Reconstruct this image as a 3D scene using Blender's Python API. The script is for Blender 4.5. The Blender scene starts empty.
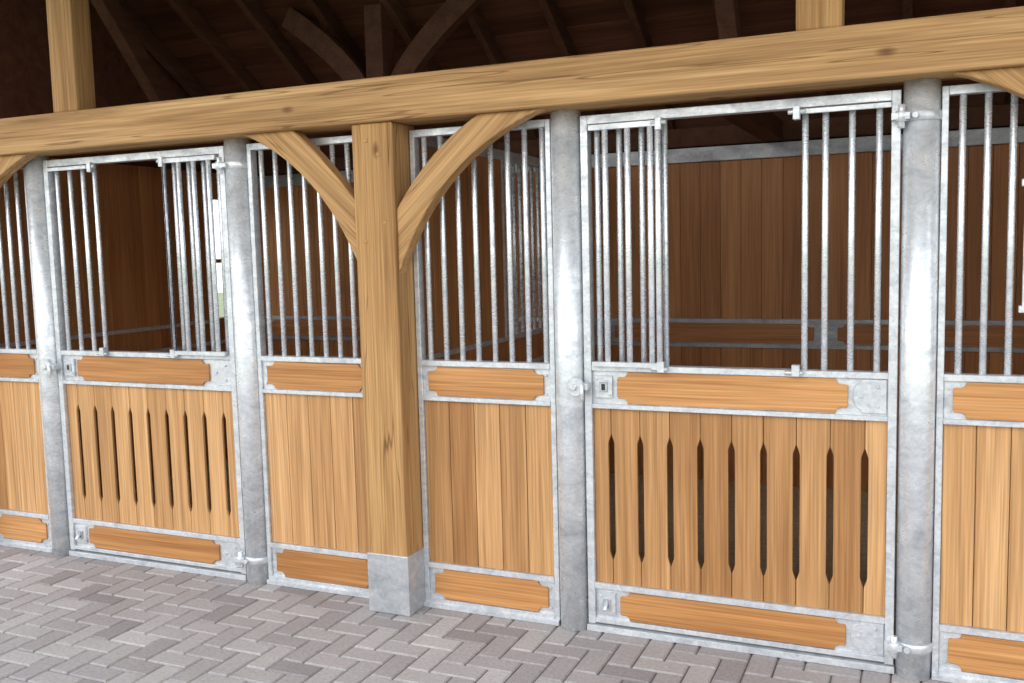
import bpy, math, random
from mathutils import Matrix, Vector
random.seed(7)
scn=bpy.context.scene
scn.view_settings.view_transform='Standard'
scn.view_settings.look='None'

# ------------------------------------------------------------------ materials
def newmat(name):
    m=bpy.data.materials.new(name); m.use_nodes=True
    nt=m.node_tree; b=nt.nodes['Principled BSDF']
    return m,nt,b
def N(nt,t,**k):
    n=nt.nodes.new(t)
    for a,v in k.items(): setattr(n,a,v)
    return n
def ramp(nt,stops):
    r=N(nt,'ShaderNodeValToRGB'); e=r.color_ramp.elements
    e[0].position,e[0].color=stops[0][0],(*stops[0][1],1)
    e[1].position,e[1].color=stops[-1][0],(*stops[-1][1],1)
    for p,c in stops[1:-1]:
        x=e.new(p); x.color=(*c,1)
    return r
def mix(nt,a,b,fac,mode='MIX'):
    m=N(nt,'ShaderNodeMix',data_type='RGBA',blend_type=mode)
    for s,v in ((0,fac),(6,a),(7,b)):
        if hasattr(v,'is_output'): nt.links.new(v,m.inputs[s])
        else: m.inputs[s].default_value=v if s==0 else (*v,1)
    return m.outputs[2]
def wood(name,dark,mid,light,axis,rough=.5,var=.25,knots=0.0,cracks=0.0,rot=0.0,coarse=1.0,spec=.3,wide=13,fine=.7):
    m,nt,b=newmat(name); L=nt.links.new
    tc=N(nt,'ShaderNodeTexCoord'); at=N(nt,'ShaderNodeAttribute',attribute_name='rnd')
    vec=tc.outputs['Object']
    if rot:
        vr=N(nt,'ShaderNodeVectorRotate',rotation_type='Y_AXIS'); vr.inputs['Angle'].default_value=rot
        L(vec,vr.inputs['Vector']); vec=vr.outputs[0]
    mul=N(nt,'ShaderNodeVectorMath',operation='SCALE'); mul.inputs[0].default_value=(7.3,3.1,11.7)
    L(at.outputs['Fac'],mul.inputs['Scale'])
    add=N(nt,'ShaderNodeVectorMath',operation='ADD'); L(vec,add.inputs[0]); L(mul.outputs[0],add.inputs[1])
    def mp(a,l):
        s=[a,a,a]; s['xyz'.index(axis)]=l
        x=N(nt,'ShaderNodeMapping'); x.inputs['Scale'].default_value=s; L(add.outputs[0],x.inputs[0]); return x.outputs[0]
    n1=N(nt,'ShaderNodeTexNoise'); n1.inputs['Scale'].default_value=1; n1.inputs['Detail'].default_value=6; n1.inputs['Roughness'].default_value=.6; n1.inputs['Distortion'].default_value=.5
    L(mp(wide*coarse,.7*coarse),n1.inputs['Vector'])
    n2=N(nt,'ShaderNodeTexNoise'); n2.inputs['Scale'].default_value=1; n2.inputs['Detail'].default_value=3
    L(mp(130,2.2),n2.inputs['Vector'])
    r=ramp(nt,[(.28,dark),(.5,mid),(.74,light)]); L(n1.outputs['Fac'],r.inputs[0])
    r2=ramp(nt,[(.3,(fine,fine*.97,fine*.93)),(.7,(1.1,1.1,1.1))]); L(n2.outputs['Fac'],r2.inputs[0])
    col=mix(nt,r.outputs[0],r2.outputs[0],.9,'MULTIPLY')
    rr=ramp(nt,[(0,(1-var,1-var*1.25,1-var*1.5)),(.5,(1,1,1)),(1,(1+var*.3,1+var*.36,1+var*.5))]); L(at.outputs['Fac'],rr.inputs[0])
    col=mix(nt,col,rr.outputs[0],1.0,'MULTIPLY')
    if knots:
        v=N(nt,'ShaderNodeTexVoronoi',feature='F1'); v.inputs['Scale'].default_value=1
        L(mp(5.5,2.6),v.inputs['Vector'])
        k=ramp(nt,[(.045,(1-knots,)*3),(.12,(1,1,1))]); k.color_ramp.elements[0].color=(1-knots,1-knots*1.15,1-knots*1.2,1)
        L(v.outputs['Distance'],k.inputs[0]); col=mix(nt,col,k.outputs[0],1.0,'MULTIPLY')
    if cracks:
        n3=N(nt,'ShaderNodeTexNoise'); n3.inputs['Scale'].default_value=1; n3.inputs['Detail'].default_value=2
        L(mp(16,.55),n3.inputs['Vector'])
        k=ramp(nt,[(.582,(1,1,1)),(.592,(1-cracks,1-cracks*1.1,1-cracks*1.2)),(.604,(1,1,1))]); L(n3.outputs['Fac'],k.inputs[0])
        col=mix(nt,col,k.outputs[0],1.0,'MULTIPLY')
    L(col,b.inputs['Base Color']); b.inputs['Roughness'].default_value=rough
    b.inputs['Specular IOR Level'].default_value=spec
    bp=N(nt,'ShaderNodeBump'); bp.inputs['Strength'].default_value=.15; bp.inputs['Distance'].default_value=.004
    L(n2.outputs['Fac'],bp.inputs['Height']); L(bp.outputs[0],b.inputs['Normal'])
    return m
def steel(name,base=.55,rough=.42,metal=.8,sc=9):
    m,nt,b=newmat(name); L=nt.links.new
    tc=N(nt,'ShaderNodeTexCoord')
    v=N(nt,'ShaderNodeTexVoronoi'); v.inputs['Scale'].default_value=75; L(tc.outputs['Object'],v.inputs['Vector'])
    mpg=N(nt,'ShaderNodeMapping'); mpg.inputs['Scale'].default_value=(1,1,1.8); L(tc.outputs['Object'],mpg.inputs[0])
    n=N(nt,'ShaderNodeTexNoise'); n.inputs['Scale'].default_value=sc; n.inputs['Detail'].default_value=8; n.inputs['Roughness'].default_value=.74; n.inputs['Distortion'].default_value=.8
    L(mpg.outputs[0],n.inputs['Vector'])
    a=ramp(nt,[(.32,(base*.68,base*.72,base*.77)),(.5,(base*.97,base*1.01,base*1.05)),(.68,(base*1.22,base*1.25,base*1.27))]); L(n.outputs['Fac'],a.inputs[0])
    s=ramp(nt,[(0,(.87,.87,.87)),(1,(1.07,1.07,1.07))]); L(v.outputs['Color'],s.inputs[0])
    L(mix(nt,a.outputs[0],s.outputs[0],1,'MULTIPLY'),b.inputs['Base Color'])
    q=ramp(nt,[(.3,(rough+.14,)*3),(.7,(rough-.12,)*3)]); L(n.outputs['Fac'],q.inputs[0]); L(q.outputs[0],b.inputs['Roughness'])
    b.inputs['Metallic'].default_value=metal
    bp=N(nt,'ShaderNodeBump'); bp.inputs['Strength'].default_value=.25; bp.inputs['Distance'].default_value=.003
    L(n.outputs['Fac'],bp.inputs['Height']); L(bp.outputs[0],b.inputs['Normal'])
    return m
M_bv=wood('board_wood_vertical',(.44,.225,.088),(.58,.32,.135),(.69,.41,.19),'z',var=.32,wide=30,rough=.42,fine=.62)
M_bh=wood('board_wood_horizontal',(.42,.185,.062),(.56,.27,.095),(.66,.35,.14),'x',var=.2,wide=30,rough=.42,fine=.62)
OK_=((.33,.18,.072),(.51,.295,.125),(.64,.40,.19))
M_ov=wood('oak_vertical',(.32,.165,.062),(.48,.27,.107),(.60,.36,.155),'z',var=.1,knots=.6,cracks=.6,coarse=1.2,rough=.65,spec=.2,fine=.6)
M_ox=wood('oak_horizontal',*OK_,'x',var=.1,knots=.65,cracks=.55,coarse=1.2,rough=.65,spec=.2,fine=.6)
M_ob1=wood('oak_brace_a',*OK_,'x',var=.1,cracks=.4,rot=math.radians(42),coarse=1.2,rough=.65,spec=.2,fine=.6)
M_ob2=wood('oak_brace_b',*OK_,'x',var=.1,cracks=.4,rot=math.radians(-42),coarse=1.2,rough=.65,spec=.2,fine=.6)
IN=((.42,.17,.062),(.54,.24,.09),(.62,.30,.115))
M_in=wood('stall_wall_wood',*IN,'z',var=.18)
M_inh=wood('stall_wall_wood_h',*IN,'x',var=.18)
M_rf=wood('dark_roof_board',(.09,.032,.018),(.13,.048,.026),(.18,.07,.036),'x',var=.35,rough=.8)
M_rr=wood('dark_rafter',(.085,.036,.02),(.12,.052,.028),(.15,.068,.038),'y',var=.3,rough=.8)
M_gal=steel('galvanised_steel',.64,.38,.42)
M_tube=steel('galvanised_tube',.76,.32,.42,8)
M_bar=steel('galvanised_bar',.76,.26,.55,14)
M_shoe=steel('galvanised_shoe',.45,.45,.4,7)
M_hole,_,bh=newmat('dark_hole'); bh.inputs['Base Color'].default_value=(.03,.03,.03,1); bh.inputs['Roughness'].default_value=.8
def paving():
    m,nt,b=newmat('paver_concrete'); L=nt.links.new
    tc=N(nt,'ShaderNodeTexCoord'); at=N(nt,'ShaderNodeAttribute',attribute_name='rnd')
    r=ramp(nt,[(0,(.275,.248,.243)),(.35,(.345,.315,.308)),(.7,(.41,.38,.368)),(1,(.48,.45,.435))]); L(at.outputs['Fac'],r.inputs[0])
    n=N(nt,'ShaderNodeTexNoise'); n.inputs['Scale'].default_value=70; n.inputs['Detail'].default_value=5; n.inputs['Roughness'].default_value=.7; L(tc.outputs['Object'],n.inputs['Vector'])
    g=ramp(nt,[(.3,(.76,.76,.76)),(.7,(1.16,1.16,1.16))]); L(n.outputs['Fac'],g.inputs[0])
    c=mix(nt,r.outputs[0],g.outputs[0],1,'MULTIPLY')
    n2=N(nt,'ShaderNodeTexNoise'); n2.inputs['Scale'].default_value=1.6; n2.inputs['Detail'].default_value=3; L(tc.outputs['Object'],n2.inputs['Vector'])
    g2=ramp(nt,[(.3,(.88,.87,.87)),(.7,(1.08,1.08,1.08))]); L(n2.outputs['Fac'],g2.inputs[0])
    L(mix(nt,c,g2.outputs[0],1,'MULTIPLY'),b.inputs['Base Color']); b.inputs['Roughness'].default_value=.75
    return m
M_pav=paving()
def simple(name,c1,c2,scale,rough=.9):
    m,nt,b=newmat(name); L=nt.links.new
    tc=N(nt,'ShaderNodeTexCoord'); n=N(nt,'ShaderNodeTexNoise'); n.inputs['Scale'].default_value=scale; n.inputs['Detail'].default_value=5
    L(tc.outputs['Object'],n.inputs['Vector']); r=ramp(nt,[(.35,c1),(.65,c2)]); L(n.outputs['Fac'],r.inputs[0])
    L(r.outputs[0],b.inputs['Base Color']); b.inputs['Roughness'].default_value=rough; return m
M_sand=simple('joint_sand',(.10,.09,.085),(.15,.135,.13),40)
M_bounce=simple('stall_floor_pale_bounce',(.56,.44,.27),(.72,.59,.40),30)  # straw tone of the unseen floor, made pale to bounce light into the stalls
M_grass=simple('grass',(.16,.19,.08),(.26,.29,.14),3)

# ------------------------------------------------------------------ mesh builder
class B:
    def __init__(s): s.v=[];s.f=[];s.m=[];s.r=[];s.s=[];s.mats=[]
    def mi(s,m):
        if m not in s.mats: s.mats.append(m)
        return s.mats.index(m)
    def face(s,idx,m,r,sm=False): s.f.append(idx);s.m.append(s.mi(m));s.r.append(r);s.s.append(sm)
    def box(s,x0,x1,y0,y1,z0,z1,m,r=None):
        if r is None:r=random.random()
        n=len(s.v)
        s.v+=[(x0,y0,z0),(x1,y0,z0),(x1,y1,z0),(x0,y1,z0),(x0,y0,z1),(x1,y0,z1),(x1,y1,z1),(x0,y1,z1)]
        for q in ((0,3,2,1),(4,5,6,7),(0,1,5,4),(1,2,6,5),(2,3,7,6),(3,0,4,7)): s.face([n+i for i in q],m,r)
    def prism(s,poly,y0,y1,m,r=None,ax='y'):
        if r is None:r=random.random()
        n=len(s.v);k=len(poly)
        if ax=='y': s.v+=[(a,y0,b) for a,b in poly]+[(a,y1,b) for a,b in poly]
        else: s.v+=[(y0,-a,b) for a,b in poly]+[(y1,-a,b) for a,b in poly]
        s.face([n+i for i in range(k)],m,r); s.face([n+k+i for i in reversed(range(k))],m,r)
        for i in range(k):
            j=(i+1)%k; s.face([n+j,n+i,n+k+i,n+k+j],m,r)
    def cyl(s,p0,p1,rad,m,seg=12,r=None,caps=True):
        if r is None:r=random.random()
        p0,p1=Vector(p0),Vector(p1);d=(p1-p0).normalized()
        a=d.orthogonal().normalized();b=d.cross(a);n=len(s.v)
        for p in (p0,p1):
            for i in range(seg):
                t=2*math.pi*i/seg; s.v.append(tuple(p+rad*(math.cos(t)*a+math.sin(t)*b)))
        for i in range(seg):
            j=(i+1)%seg; s.face([n+i,n+j,n+seg+j,n+seg+i],m,r,True)
        if caps:
            s.face([n+i for i in reversed(range(seg))],m,r); s.face([n+seg+i for i in range(seg)],m,r)
    def beamseg(s,p0,p1,w,h,m,r=None):
        if r is None:r=random.random()
        p0,p1=Vector(p0),Vector(p1);d=(p1-p0).normalized()
        a=d.cross(Vector((0,0,1))); 
        if a.length<1e-3:a=Vector((1,0,0))
        a.normalize();b=a.cross(d);n=len(s.v)
        for p in (p0,p1):
            for i,j in ((-1,-1),(1,-1),(1,1),(-1,1)): s.v.append(tuple(p+a*w/2*i+b*h/2*j))
        for q in ((0,3,2,1),(4,5,6,7),(0,1,5,4),(1,2,6,5),(2,3,7,6),(3,0,4,7)): s.face([n+i for i in q],m,r)
    def obj(s,name,parent=None,bevel=0,seg=2):
        me=bpy.data.meshes.new(name); me.from_pydata(s.v,[],s.f)
        for m in s.mats: me.materials.append(m)
        me.polygons.foreach_set('material_index',s.m); me.polygons.foreach_set('use_smooth',s.s)
        a=me.attributes.new('rnd','FLOAT','FACE'); a.data.foreach_set('value',s.r)
        import bmesh
        bm=bmesh.new();bm.from_mesh(me);bmesh.ops.recalc_face_normals(bm,faces=bm.faces);bm.to_mesh(me);bm.free()
        o=bpy.data.objects.new(name,me); scn.collection.objects.link(o)
        if bevel:
            md=o.modifiers.new('bevel','BEVEL');md.width=bevel;md.segments=seg;md.limit_method='ANGLE';md.angle_limit=math.radians(50)
        if parent:o.parent=parent
        return o
def empty(name,loc=(0,0,0)):
    e=bpy.data.objects.new(name,None);scn.collection.objects.link(e);e.empty_display_size=.2;return e

# ------------------------------------------------------------------ dimensions
ZT,ZR,ZB,ZL=2.085,1.103,.927,.203
BZ0,BZ1=2.11,2.29
TUBES=[-4.254,-2.953,-1.329,-.028]
OAKS=[-4.90,-2.135,.82]
BACK=2.6

def plaque(b,x0,x1,z0,z1,y,m=M_bh):
    """timber inset whose corners are scalloped like the steel end plates"""
    h=z1-z0; c=h*.17; pts=[]
    def arc(cx,cz,r,a0,a1,n=5):
        for i in range(n+1):
            t=math.radians(a0+(a1-a0)*i/n); pts.append((cx+r*math.cos(t),cz+r*math.sin(t)))
    pts.append((x0+2*c,z0)); pts.append((x1-2*c,z0))
    arc(x1-c,z0,c*.95,178,92)
    pts.append((x1-c*.2,z0+c*.95)); pts.append((x1,z0+c*1.3)); pts.append((x1,z1-c*1.3)); pts.append((x1-c*.2,z1-c*.95))
    arc(x1-c,z1,c*.95,268,182)
    pts.append((x1-2*c,z1)); pts.append((x0+2*c,z1))
    arc(x0+c,z1,c*.95,-2,-88)
    pts.append((x0+c*.2,z1-c*.95)); pts.append((x0,z1-c*1.3)); pts.append((x0,z0+c*1.3)); pts.append((x0+c*.2,z0+c*.95))
    arc(x0+c,z0,c*.95,88,2)
    b.prism(pts,y-.010,y+.02,m)

def midrail(b,x0,x1,z0,z1,ix0,ix1,lip=.024):
    b.box(x0,x1,-.004,.03,z0,z1,M_gal)
    b.box(x0,x1,-.018,.0,z1-lip,z1,M_gal)
    b.box(x0,x1,-.018,.0,z0,z0+lip*.8,M_gal)
    plaque(b,ix0,ix1,z0+lip*.8+.003,z1-lip-.003,-.004)
    for x in (x0+.02,x1-.02):
        for z in (z0+.045,z1-.05):
            b.cyl((x,-.004,z),(x,-.011,z),.006,M_gal,8)

def boards(b,xs,z0,z1,y0,y1,m,slot=None):
    for i in range(len(xs)-1):
        a,c=xs[i],xs[i+1]; g=.0012
        a+=g;c-=g
        if not slot: b.box(a,c,y0,y1,z0,z1,m); continue
        s0,s1,w,p=slot
        pts=[(a,z0),(c,z0)]
        if i<len(xs)-2: pts+=[(c,s0),(c-w,s0+p),(c-w,s1-p),(c,s1)]
        pts+=[(c,z1),(a,z1)]
        if i>0: pts+=[(a,s1),(a+w,s1-p),(a+w,s0+p),(a,s0)]
        b.prism(pts,y0,y1,m)

# ------------------------------------------------------------------ doors
def bar(b,x,z0,z1,y=.012,r=.0118): b.cyl((x,y,z0),(x,y,z1),r,M_bar,12)
def door(t0,t1,mirror):
    e=empty('stable_door')
    x0,x1=t0+.066,t1-.066
    f=B()
    fw=.03
    f.box(x0,x0+fw,-.02,.03,.03,ZT,M_gal); f.box(x1-fw,x1,-.02,.03,.03,ZT,M_gal)
    f.box(x0+fw,x1-fw,-.02,.03,ZT-.035,ZT,M_gal)
    ix0,ix1=x0+fw+.105,x1-fw-.135
    midrail(f,x0+fw,x1-fw,ZB,ZR,ix0,ix1)
    midrail(f,x0+fw,x1-fw,.035,ZL,ix0,ix1)
    for zc in ((ZB+ZR)/2,.12):
        f.box(x0+fw+.012,x0+fw+.085,-.016,-.004,zc-.045,zc+.045,M_gal)
        f.box(x0+fw+.033,x0+fw+.067,-.022,-.014,zc-.020,zc+.020,M_shoe)
        f.box(x0+fw+.042,x0+fw+.058,-.0235,-.02,zc-.013,zc+.013,M_hole)
        f.cyl((x0+fw+.022,-.022,zc+.03),(x0+fw+.022,-.01,zc+.03),.005,M_gal,8)
        f.cyl((x0+fw+.075,-.022,zc-.03),(x0+fw+.075,-.01,zc-.03),.005,M_gal,8)
    f.cyl((x0+fw+.05,-.05,.10),(x0+fw+.05,-.016,.13),.008,M_bar,8)
    # shaped steel end plates on the hinge side
    for zc,hh in (((ZB+ZR)/2,.062),(.119,.058)):
        xe=x1-fw-.004; pts=[(xe,zc-hh),(xe,zc+hh),(xe-.085,zc+hh)]
        for i in range(9):
            t=math.radians(90+22.5*i); pts.append((xe-.088+.026*math.cos(t),zc+ (hh-.012)*math.sin(t)))
        pts+=[(xe-.085,zc-hh)]
        f.prism(pts[::-1],-.012,-.004,M_gal)
        for dx,dz in ((-.03,.035),(-.03,-.035),(-.085,.0)):
            f.cyl((xe+dx,-.019,zc+dz),(xe+dx,-.01,zc+dz),.0065,M_gal,8)
    f.box(x0-.004,x1+.004,-.03,.035,0.0,.026,M_gal)
    f.obj('frame',e,.002,1)
    w=B(); n=9
    if not mirror: sl=[x0+.103+.12*k for k in range(n)]
    else: sl=[x1-.103-.12*k for k in range(n)][::-1]
    xs=[x0+fw]+sl+[x1-fw]
    boards(w,xs,ZL,ZB,0.0,.014,M_bv,slot=(.30,.82,.0115,.035))
    w.obj('boards',e,.002,2)
    g=B()
    sp=.09
    if not mirror:
        open_a=x1-fw-.29; fixedA=[x1-fw-.04-sp*k for k in range(3)]+[open_a+.0]
        dense=[x0+fw+.03+sp*k for k in range(4)]; slide=[x0+fw+.075+sp*k for k in range(3)]+[x0+fw+.285]
        sx0,sx1=x0+fw+.01,x0+fw+.30
    else:
        open_a=x0+fw+.29; fixedA=[x0+fw+.03+sp*k for k in range(3)]+[open_a]
        dense=[x1-fw-.03-sp*k for k in range(4)]; slide=[x1-fw-.055-sp*k for k in range(4)]+[x1-fw-.325]
        sx0,sx1=x1-fw-.34,x1-fw-.01
    for x in fixedA: bar(g,x,ZR-.01,ZT-.02)
    for x in dense: bar(g,x,ZR-.01,ZT-.02)
    for x in slide: bar(g,x,ZR+.012,ZT-.045,y=-.030)
    g.box(sx0,sx1,-.042,-.018,ZT-.062,ZT-.040,M_gal); g.box(sx0,sx1,-.042,-.018,ZR-.004,ZR+.016,M_gal)
    for x in ((sx1-.01) if not mirror else (sx0+.01),open_a-.025 if not mirror else open_a+.025):
        g.box(x-.012,x+.012,-.050,-.018,ZT-.078,ZT-.03,M_gal)
        g.cyl((x-.03,-.036,ZT-.05),(x+.03,-.036,ZT-.05),.009,M_gal,10)
        g.box(x-.014,x+.014,-.046,-.016,ZR-.02,ZR+.022,M_gal)
        g.cyl((x-.04,-.034,ZR-.008),(x+.025,-.034,ZR-.008),.008,M_gal,10)
    g.box(open_a-.03 if not mirror else x0+fw,x1-fw if not mirror else open_a+.03,-.028,-.016,ZT-.058,ZT-.04,M_gal)
    g.obj('grille',e,.0015,1)
    h=B()
    tx=t1
    for z in (1.99,.115):
        h.cyl((tx,0,z-.016),(tx,0,z+.016),.0645,M_gal,28)
        h.box(x1-.03,tx-.035,-.070,-.018,z-.012,z+.012,M_gal)
        h.cyl((x1+.002,-.055,z-.04),(x1+.002,-.055,z+.04),.012,M_bar,12)
        h.cyl((x1+.002,-.055,z-.018),(x1+.002,-.055,z+.018),.019,M_gal,12)
        h.cyl((tx-.02,-.080,z),(tx-.02,-.055,z),.012,M_gal,6)
    h.obj('hinges',e,.0015,1)
    l=B(); zc=1.02; xc=t0+.045
    pts=[(xc+.034*math.cos(a),zc+.04*math.sin(a)) for a in [math.radians(20*i) for i in range(18)]]
    l.prism(pts,-.075,-.055,M_gal)
    l.box(xc-.0,x0+.03,-.068,-.02,zc-.014,zc+.014,M_gal)
    l.cyl((xc-.005,-.088,zc),(xc-.005,-.07,zc),.014,M_bar,10)
    l.cyl((xc+.03,-.078,zc-.055),(xc+.03,-.078,zc+.01),.008,M_bar,10)
    l.obj('latch',e,.002,1)
door(TUBES[0],TUBES[1],True)
door(TUBES[2],TUBES[3],False)

# ------------------------------------------------------------------ fixed panels
def panel(x0,x1,barx,hatch=None):
    p=B(); fw=.022
    p.box(x0,x0+fw,-.015,.03,.0,ZT,M_gal); p.box(x1-fw,x1,-.015,.03,0,ZT,M_gal)
    p.box(x0+fw,x1-fw,-.015,.03,ZT-.03,ZT,M_gal)
    a,c=x0+fw,x1-fw
    midrail(p,a,c,ZB,ZR,a+.03,c-.03); midrail(p,a,c,.02,ZL,a+.03,c-.03)
    p.box(x0,x1,-.03,.035,0,.022,M_gal)
    n=max(2,round((c-a)/.115)); 
    boards(p,[a+(c-a)*i/n for i in range(n+1)],ZL,ZB,0,.03,M_bv)
    for x in barx: bar(p,x,ZR-.01,ZT-.02)
    if hatch:
        h0,h1,z0,z1=hatch
        for x in (h0,h1): p.box(x-.01,x+.01,-.02,.0,z0,z1,M_gal)
        for z in (z0,z1): p.box(h0-.02,h1+.02,-.024,.0,z-.012,z+.012,M_gal)
    return p.obj('stall_front_panel',None,.002,1)
def lin(a,sp,c): 
    r=[];x=a
    while x<c: r.append(x); x+=sp
    return r
panel(-4.80,TUBES[0]-.062,lin(-4.74,.078,-4.35))
panel(TUBES[1]+.062,-2.238,lin(-2.83,.078,-2.27))
panel(-2.032,TUBES[2]-.062,lin(-1.975,.077,-1.41))
panel(TUBES[3]+.062,.72,lin(.10,.077,.70),hatch=(.30,.55,1.33,1.75))

# ------------------------------------------------------------------ steel tube posts
for x in TUBES:
    t=B(); t.cyl((x,0,0),(x,0,BZ0),.060,M_tube,40)
    t.obj('steel_post')

# ------------------------------------------------------------------ oak frame
for i,x in enumerate(OAKS):
    e=empty('oak_post')
    o=B(); o.box(x-.098,x+.098,-.15,.05,.255,BZ0,M_ov,.55); o.obj('timber',e,.008,3)
    o=B(); o.box(x-.103,x+.103,-.155,.055,0,.265,M_shoe)
    o.obj('steel_shoe',e,.004,2)
    o=B()
    for z,d in ((1.62,-.05),(1.70,.05),(1.98,.03),(2.04,-.03)): o.cyl((x+d,-.153,z),(x+d,-.14,z),.010,M_ox,10,.1)
    o.obj('pegs',e)
bm_=B(); bm_.box(-6.2,2.2,-.17,.06,BZ0,BZ1,M_ox,.6)
bm_.obj('oak_beam',None,.012,3)

def brace(px,dirn,W=.66,H=.63):
    def q(p0,p1,p2,n=16):
        return [((1-t)**2*p0[0]+2*t*(1-t)*p1[0]+t*t*p2[0],(1-t)**2*p0[1]+2*t*(1-t)*p1[1]+t*t*p2[1]) for t in [i/n for i in range(n+1)]]
    lo=q((0,-H),(.19,-.155),(W,0)); up=q((W-.27,0),(.17,-.11),(0,-H+.27))
    pts=[(px+dirn*a,BZ0+b) for a,b in lo+up]
    o=B(); o.prism(pts,-.135,-.065,M_ob1 if dirn>0 else M_ob2,.6)
    o.obj('oak_brace',None,.006,2)
brace(OAKS[0]+.098,1); brace(OAKS[1]-.098,-1,.58,.59); brace(OAKS[1]+.098,1); brace(OAKS[2]-.098,-1)
for x,w in ((-3.86,.16),(-.355,.15)):
    o=B(); o.box(x-w/2,x+w/2,-.15,-.03,BZ1,3.9,M_ov,.4); o.obj('oak_strut',None,.006,2)

# ------------------------------------------------------------------ stalls : walls
def lined_wall_x(b,x0,x1,y,zt,mv=M_in,mh=M_inh):
    n=round((x1-x0)/.13); xs=[x0+(x1-x0)*i/n for i in range(n+1)]
    boards(b,xs,0,zt,y,y+.04,mv)
    b.box(x0,x1,y-.02,y,.90,.925,M_shoe); b.box(x0,x1,y-.02,y,1.06,1.085,M_shoe)
    b.box(x0,x1,y-.008,y,.925,1.06,M_shoe)
    k=round((x1-x0)/1.3); L=(x1-x0)/k
    for i in range(k): plaque(b,x0+L*i+.07,x0+L*(i+1)-.07,.93,1.055,y-.008,mh)
    b.box(x0,x1,y-.03,y+.05,zt,zt+.09,M_shoe)
w=B(); lined_wall_x(w,-4.9,.86,BACK,2.10)
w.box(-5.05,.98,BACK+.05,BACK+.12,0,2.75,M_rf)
w.obj('wall_back',None,.001,1)
def part(x,name):
    b=B(); y0,y1=.06,BACK-.03
    n=round((y1-y0)/.13); ys=[y0+(y1-y0)*i/n for i in range(n+1)]
    for i in range(n):
        b.box(x-.02,x+.02,ys[i]+.001,ys[i+1]-.001,0,.93,M_in)
    split=1.12
    for i in range(n):
        if ys[i]<split: b.box(x-.02,x+.02,ys[i]+.001,ys[i+1]-.001,1.09,2.06,M_in)
    b.box(x-.028,x+.028,y0,y1,.905,.93,M_gal);b.box(x-.028,x+.028,y0,y1,1.07,1.095,M_gal)
    b.box(x-.022,x+.022,y0,y1,.93,1.07,M_in)
    b.box(x-.03,x+.03,y0,y1,2.05,2.10,M_gal)
    b.box(x-.03,x+.03,split+.0,split+.04,1.09,2.06,M_gal)
    yy=split+.12
    while yy<y1: b.cyl((x,yy,1.09),(x,yy,2.06),.0115,M_bar,10); yy+=.09
    b.obj(name,None,.001,1)
part(OAKS[1],'wall_partition')
w=B(); X=-4.99; wz0,wz1=1.10,2.0
n=24; ys=[.05+(BACK-.05)*i/n for i in range(n+1)]
WI=(19,20,21)
for i in range(n):
    a,c=ys[i]+.001,ys[i+1]-.001
    if i in WI: 
        w.box(X-.02,X+.02,a,c,0,wz0,M_in); w.box(X-.02,X+.02,a,c,wz1,2.2,M_in)
    else: w.box(X-.02,X+.02,a,c,0,2.2,M_in)
w.box(X-.025,X+.035,.05,BACK,.905,.93,M_gal);w.box(X-.025,X+.035,.05,BACK,1.07,1.095,M_gal)
w.obj('wall_left',None,.001,1)
w=B()
for i in range(n): w.box(.90,.94,ys[i]+.001,ys[i+1]-.001,0,2.2,M_in)
w.box(.87,.945,.05,BACK,.905,.93,M_gal);w.box(.87,.945,.05,BACK,1.07,1.095,M_gal)
w.obj('wall_right',None,.001,1)
w=B()
w.box(X-.03,X+.03,ys[19]-.03,ys[19]+.01,wz0,wz1,M_ov); w.box(X-.03,X+.03,ys[22]-.01,ys[22]+.03,wz0,wz1,M_ov)
w.box(X-.04,X+.05,ys[19]-.03,ys[22]+.03,wz0-.04,wz0,M_ov); w.box(X-.03,X+.03,ys[19],ys[22],1.52,1.55,M_ov)
w.obj('window_1',None,.002,1)

# ------------------------------------------------------------------ roof
RY,RZ=-.05,4.15; EY,EZ=2.85,2.30; FY,FZ=-1.6,3.15
rf=B()
def roofplane(ya,za,yb,zb,n):
    for i in range(n):
        t0,t1=i/n,(i+1)/n
        a0,c0=ya+(yb-ya)*t0,za+(zb-za)*t0; a1,c1=ya+(yb-ya)*t1,za+(zb-za)*t1
        r=random.random(); k=len(rf.v)
        for X in (-5.6,1.6):
            rf.v+=[(X,a0,c0),(X,a1-(a1-a0)*.04,c1-(c1-c0)*.04),(X,a1-(a1-a0)*.04,c1+.03-(c1-c0)*.04),(X,a0,c0+.03)]
        for q in ((0,1,2,3),(4,7,6,5),(0,4,5,1),(1,5,6,2),(2,6,7,3),(3,7,4,0)): rf.face([k+j for j in q],M_rf,r)
    k=len(rf.v)
    rf.v+=[(-5.6,ya,za+.035),(1.6,ya,za+.035),(1.6,yb,zb+.035),(-5.6,yb,zb+.035),(-5.6,ya,za+.06),(1.6,ya,za+.06),(1.6,yb,zb+.06),(-5.6,yb,zb+.06)]
    for q in ((0,3,2,1),(4,5,6,7),(0,1,5,4),(1,2,6,5),(2,3,7,6),(3,0,4,7)): rf.face([k+j for j in q],M_rf,.5)
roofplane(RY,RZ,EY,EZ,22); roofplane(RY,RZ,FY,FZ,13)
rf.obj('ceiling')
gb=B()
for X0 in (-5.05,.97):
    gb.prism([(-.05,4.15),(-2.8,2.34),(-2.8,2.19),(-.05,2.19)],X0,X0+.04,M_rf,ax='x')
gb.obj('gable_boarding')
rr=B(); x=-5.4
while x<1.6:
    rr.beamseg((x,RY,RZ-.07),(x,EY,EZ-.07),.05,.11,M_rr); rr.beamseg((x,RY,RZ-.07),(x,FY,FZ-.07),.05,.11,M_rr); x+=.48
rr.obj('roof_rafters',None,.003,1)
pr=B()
pr.box(-5.6,1.6,-.1,.06,3.88,4.05,M_rr); pr.box(-5.0,.95,BACK-.02,BACK+.1,2.2,2.32,M_rr)
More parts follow.
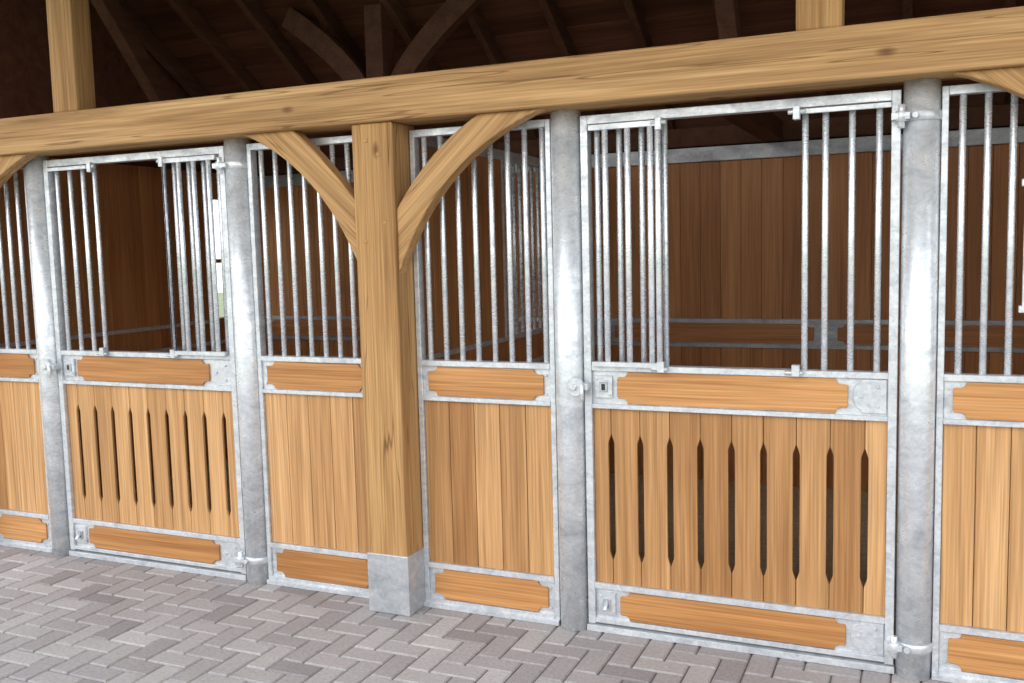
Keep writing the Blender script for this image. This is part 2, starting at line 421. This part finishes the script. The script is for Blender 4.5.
pr.obj('roof_purlins',None,.004,1)
def rear(xc):
    e=empty('roof_truss_post'); yb=1.52
    o=B(); o.box(xc-.06,xc+.06,yb-.07,yb+.07,2.24,3.05,M_rr); o.obj('post',e,.004,1)
    o=B()
    for d in (1,-1):
        up=[];lo=[]
        for i in range(13):
            t=i/12; px=.05+.60*t**1.35; pz=2.40+.66*t**.85
            up.append((px-.03,pz+.06)); lo.append((px+.04,pz-.05))
        pts=[(xc+d*a,b) for a,b in lo+up[::-1]]
        o.prism(pts,yb-.035,yb+.035,M_rr,.5)
    o.obj('curved_braces',e)
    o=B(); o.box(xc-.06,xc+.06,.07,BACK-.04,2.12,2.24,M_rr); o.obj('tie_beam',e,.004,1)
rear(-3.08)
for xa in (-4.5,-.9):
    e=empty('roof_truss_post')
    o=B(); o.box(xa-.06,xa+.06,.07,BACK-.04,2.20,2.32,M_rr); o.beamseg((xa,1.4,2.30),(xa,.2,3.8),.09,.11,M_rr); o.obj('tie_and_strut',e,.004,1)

# ------------------------------------------------------------------ ground
pv=B(); u=.1; g=.0028
for i in range(-66,36):
    for j in range(-50,1):
        k=(i-j)%4
        if k==0: x0,x1,y0,y1=i*u,(i+2)*u,j*u,(j+1)*u
        elif k==3: x0,x1,y0,y1=i*u,(i+1)*u,j*u,(j+2)*u
        else: continue
        y0-=.1;y1-=.1
        x0+=g;x1-=g;y0+=g;y1-=g; z=random.uniform(-.0015,.0); r=min(1,max(0,random.gauss(.5,.24))); n=len(pv.v); c=.006
        pv.v+=[(x0,y0,z-.02),(x1,y0,z-.02),(x1,y1,z-.02),(x0,y1,z-.02),(x0,y0,z-c),(x1,y0,z-c),(x1,y1,z-c),(x0,y1,z-c),(x0+c,y0+c,z),(x1-c,y0+c,z),(x1-c,y1-c,z),(x0+c,y1-c,z)]
        for q in ((8,9,10,11),(4,5,9,8),(5,6,10,9),(6,7,11,10),(7,4,8,11),(0,1,5,4),(1,2,6,5),(2,3,7,6),(3,0,4,7)): pv.face([n+t for t in q],M_pav,r)
pv.obj('floor')
s=B(); s.box(-7,4,-5.4,.3,-.06,-.008,M_sand); s.obj('floor_bedding')
s=B(); s.box(-5.0,.95,.04,BACK+.1,-.05,.004,M_bounce); s.obj('floor_stall')
s=B(); s.box(-40,40,-45,30,-.12,-.065,M_grass); s.obj('ground')

# ------------------------------------------------------------------ light
wd=bpy.data.worlds.new('sky'); scn.world=wd; wd.use_nodes=True; nt=wd.node_tree
bg=nt.nodes['Background']
tc=N(nt,'ShaderNodeTexCoord'); sx=N(nt,'ShaderNodeSeparateXYZ'); nt.links.new(tc.outputs['Generated'],sx.inputs[0])
r=ramp(nt,[(0,(.84,.87,.90)),(.15,(1.0,1.0,1.0)),(.9,(.76,.86,1.0))]); nt.links.new(sx.outputs['Z'],r.inputs[0])
nt.links.new(r.outputs[0],bg.inputs['Color']); bg.inputs['Strength'].default_value=2.3
su=bpy.data.lights.new('sun','SUN'); su.energy=.8; su.angle=math.radians(40); su.color=(1,.95,.87)
so=bpy.data.objects.new('sun',su); scn.collection.objects.link(so)
so.rotation_euler=Vector((.35,.8,-.42)).to_track_quat('-Z','Y').to_euler()

# ------------------------------------------------------------------ camera
f,yaw,pit,rol,h=953.03,.4127,.0977,-.0253,1.5768
c,s_=math.cos(rol),math.sin(rol)
R0=Vector((math.cos(yaw),math.sin(yaw),0));F0=Vector((-math.sin(yaw),math.cos(yaw),0));U0=Vector((0,0,1))
F=F0*math.cos(pit)-U0*math.sin(pit);U=F0*math.sin(pit)+U0*math.cos(pit)
R1=c*R0+s_*U;U1=-s_*R0+c*U
cam=bpy.data.cameras.new('camera');cam.sensor_width=36;cam.lens=f*36/1024
co=bpy.data.objects.new('camera',cam);scn.collection.objects.link(co)
M=Matrix((( R1.x,U1.x,-F.x,0),(R1.y,U1.y,-F.y,-3.62),(R1.z,U1.z,-F.z,h),(0,0,0,1)))
co.matrix_world=M
scn.camera=co
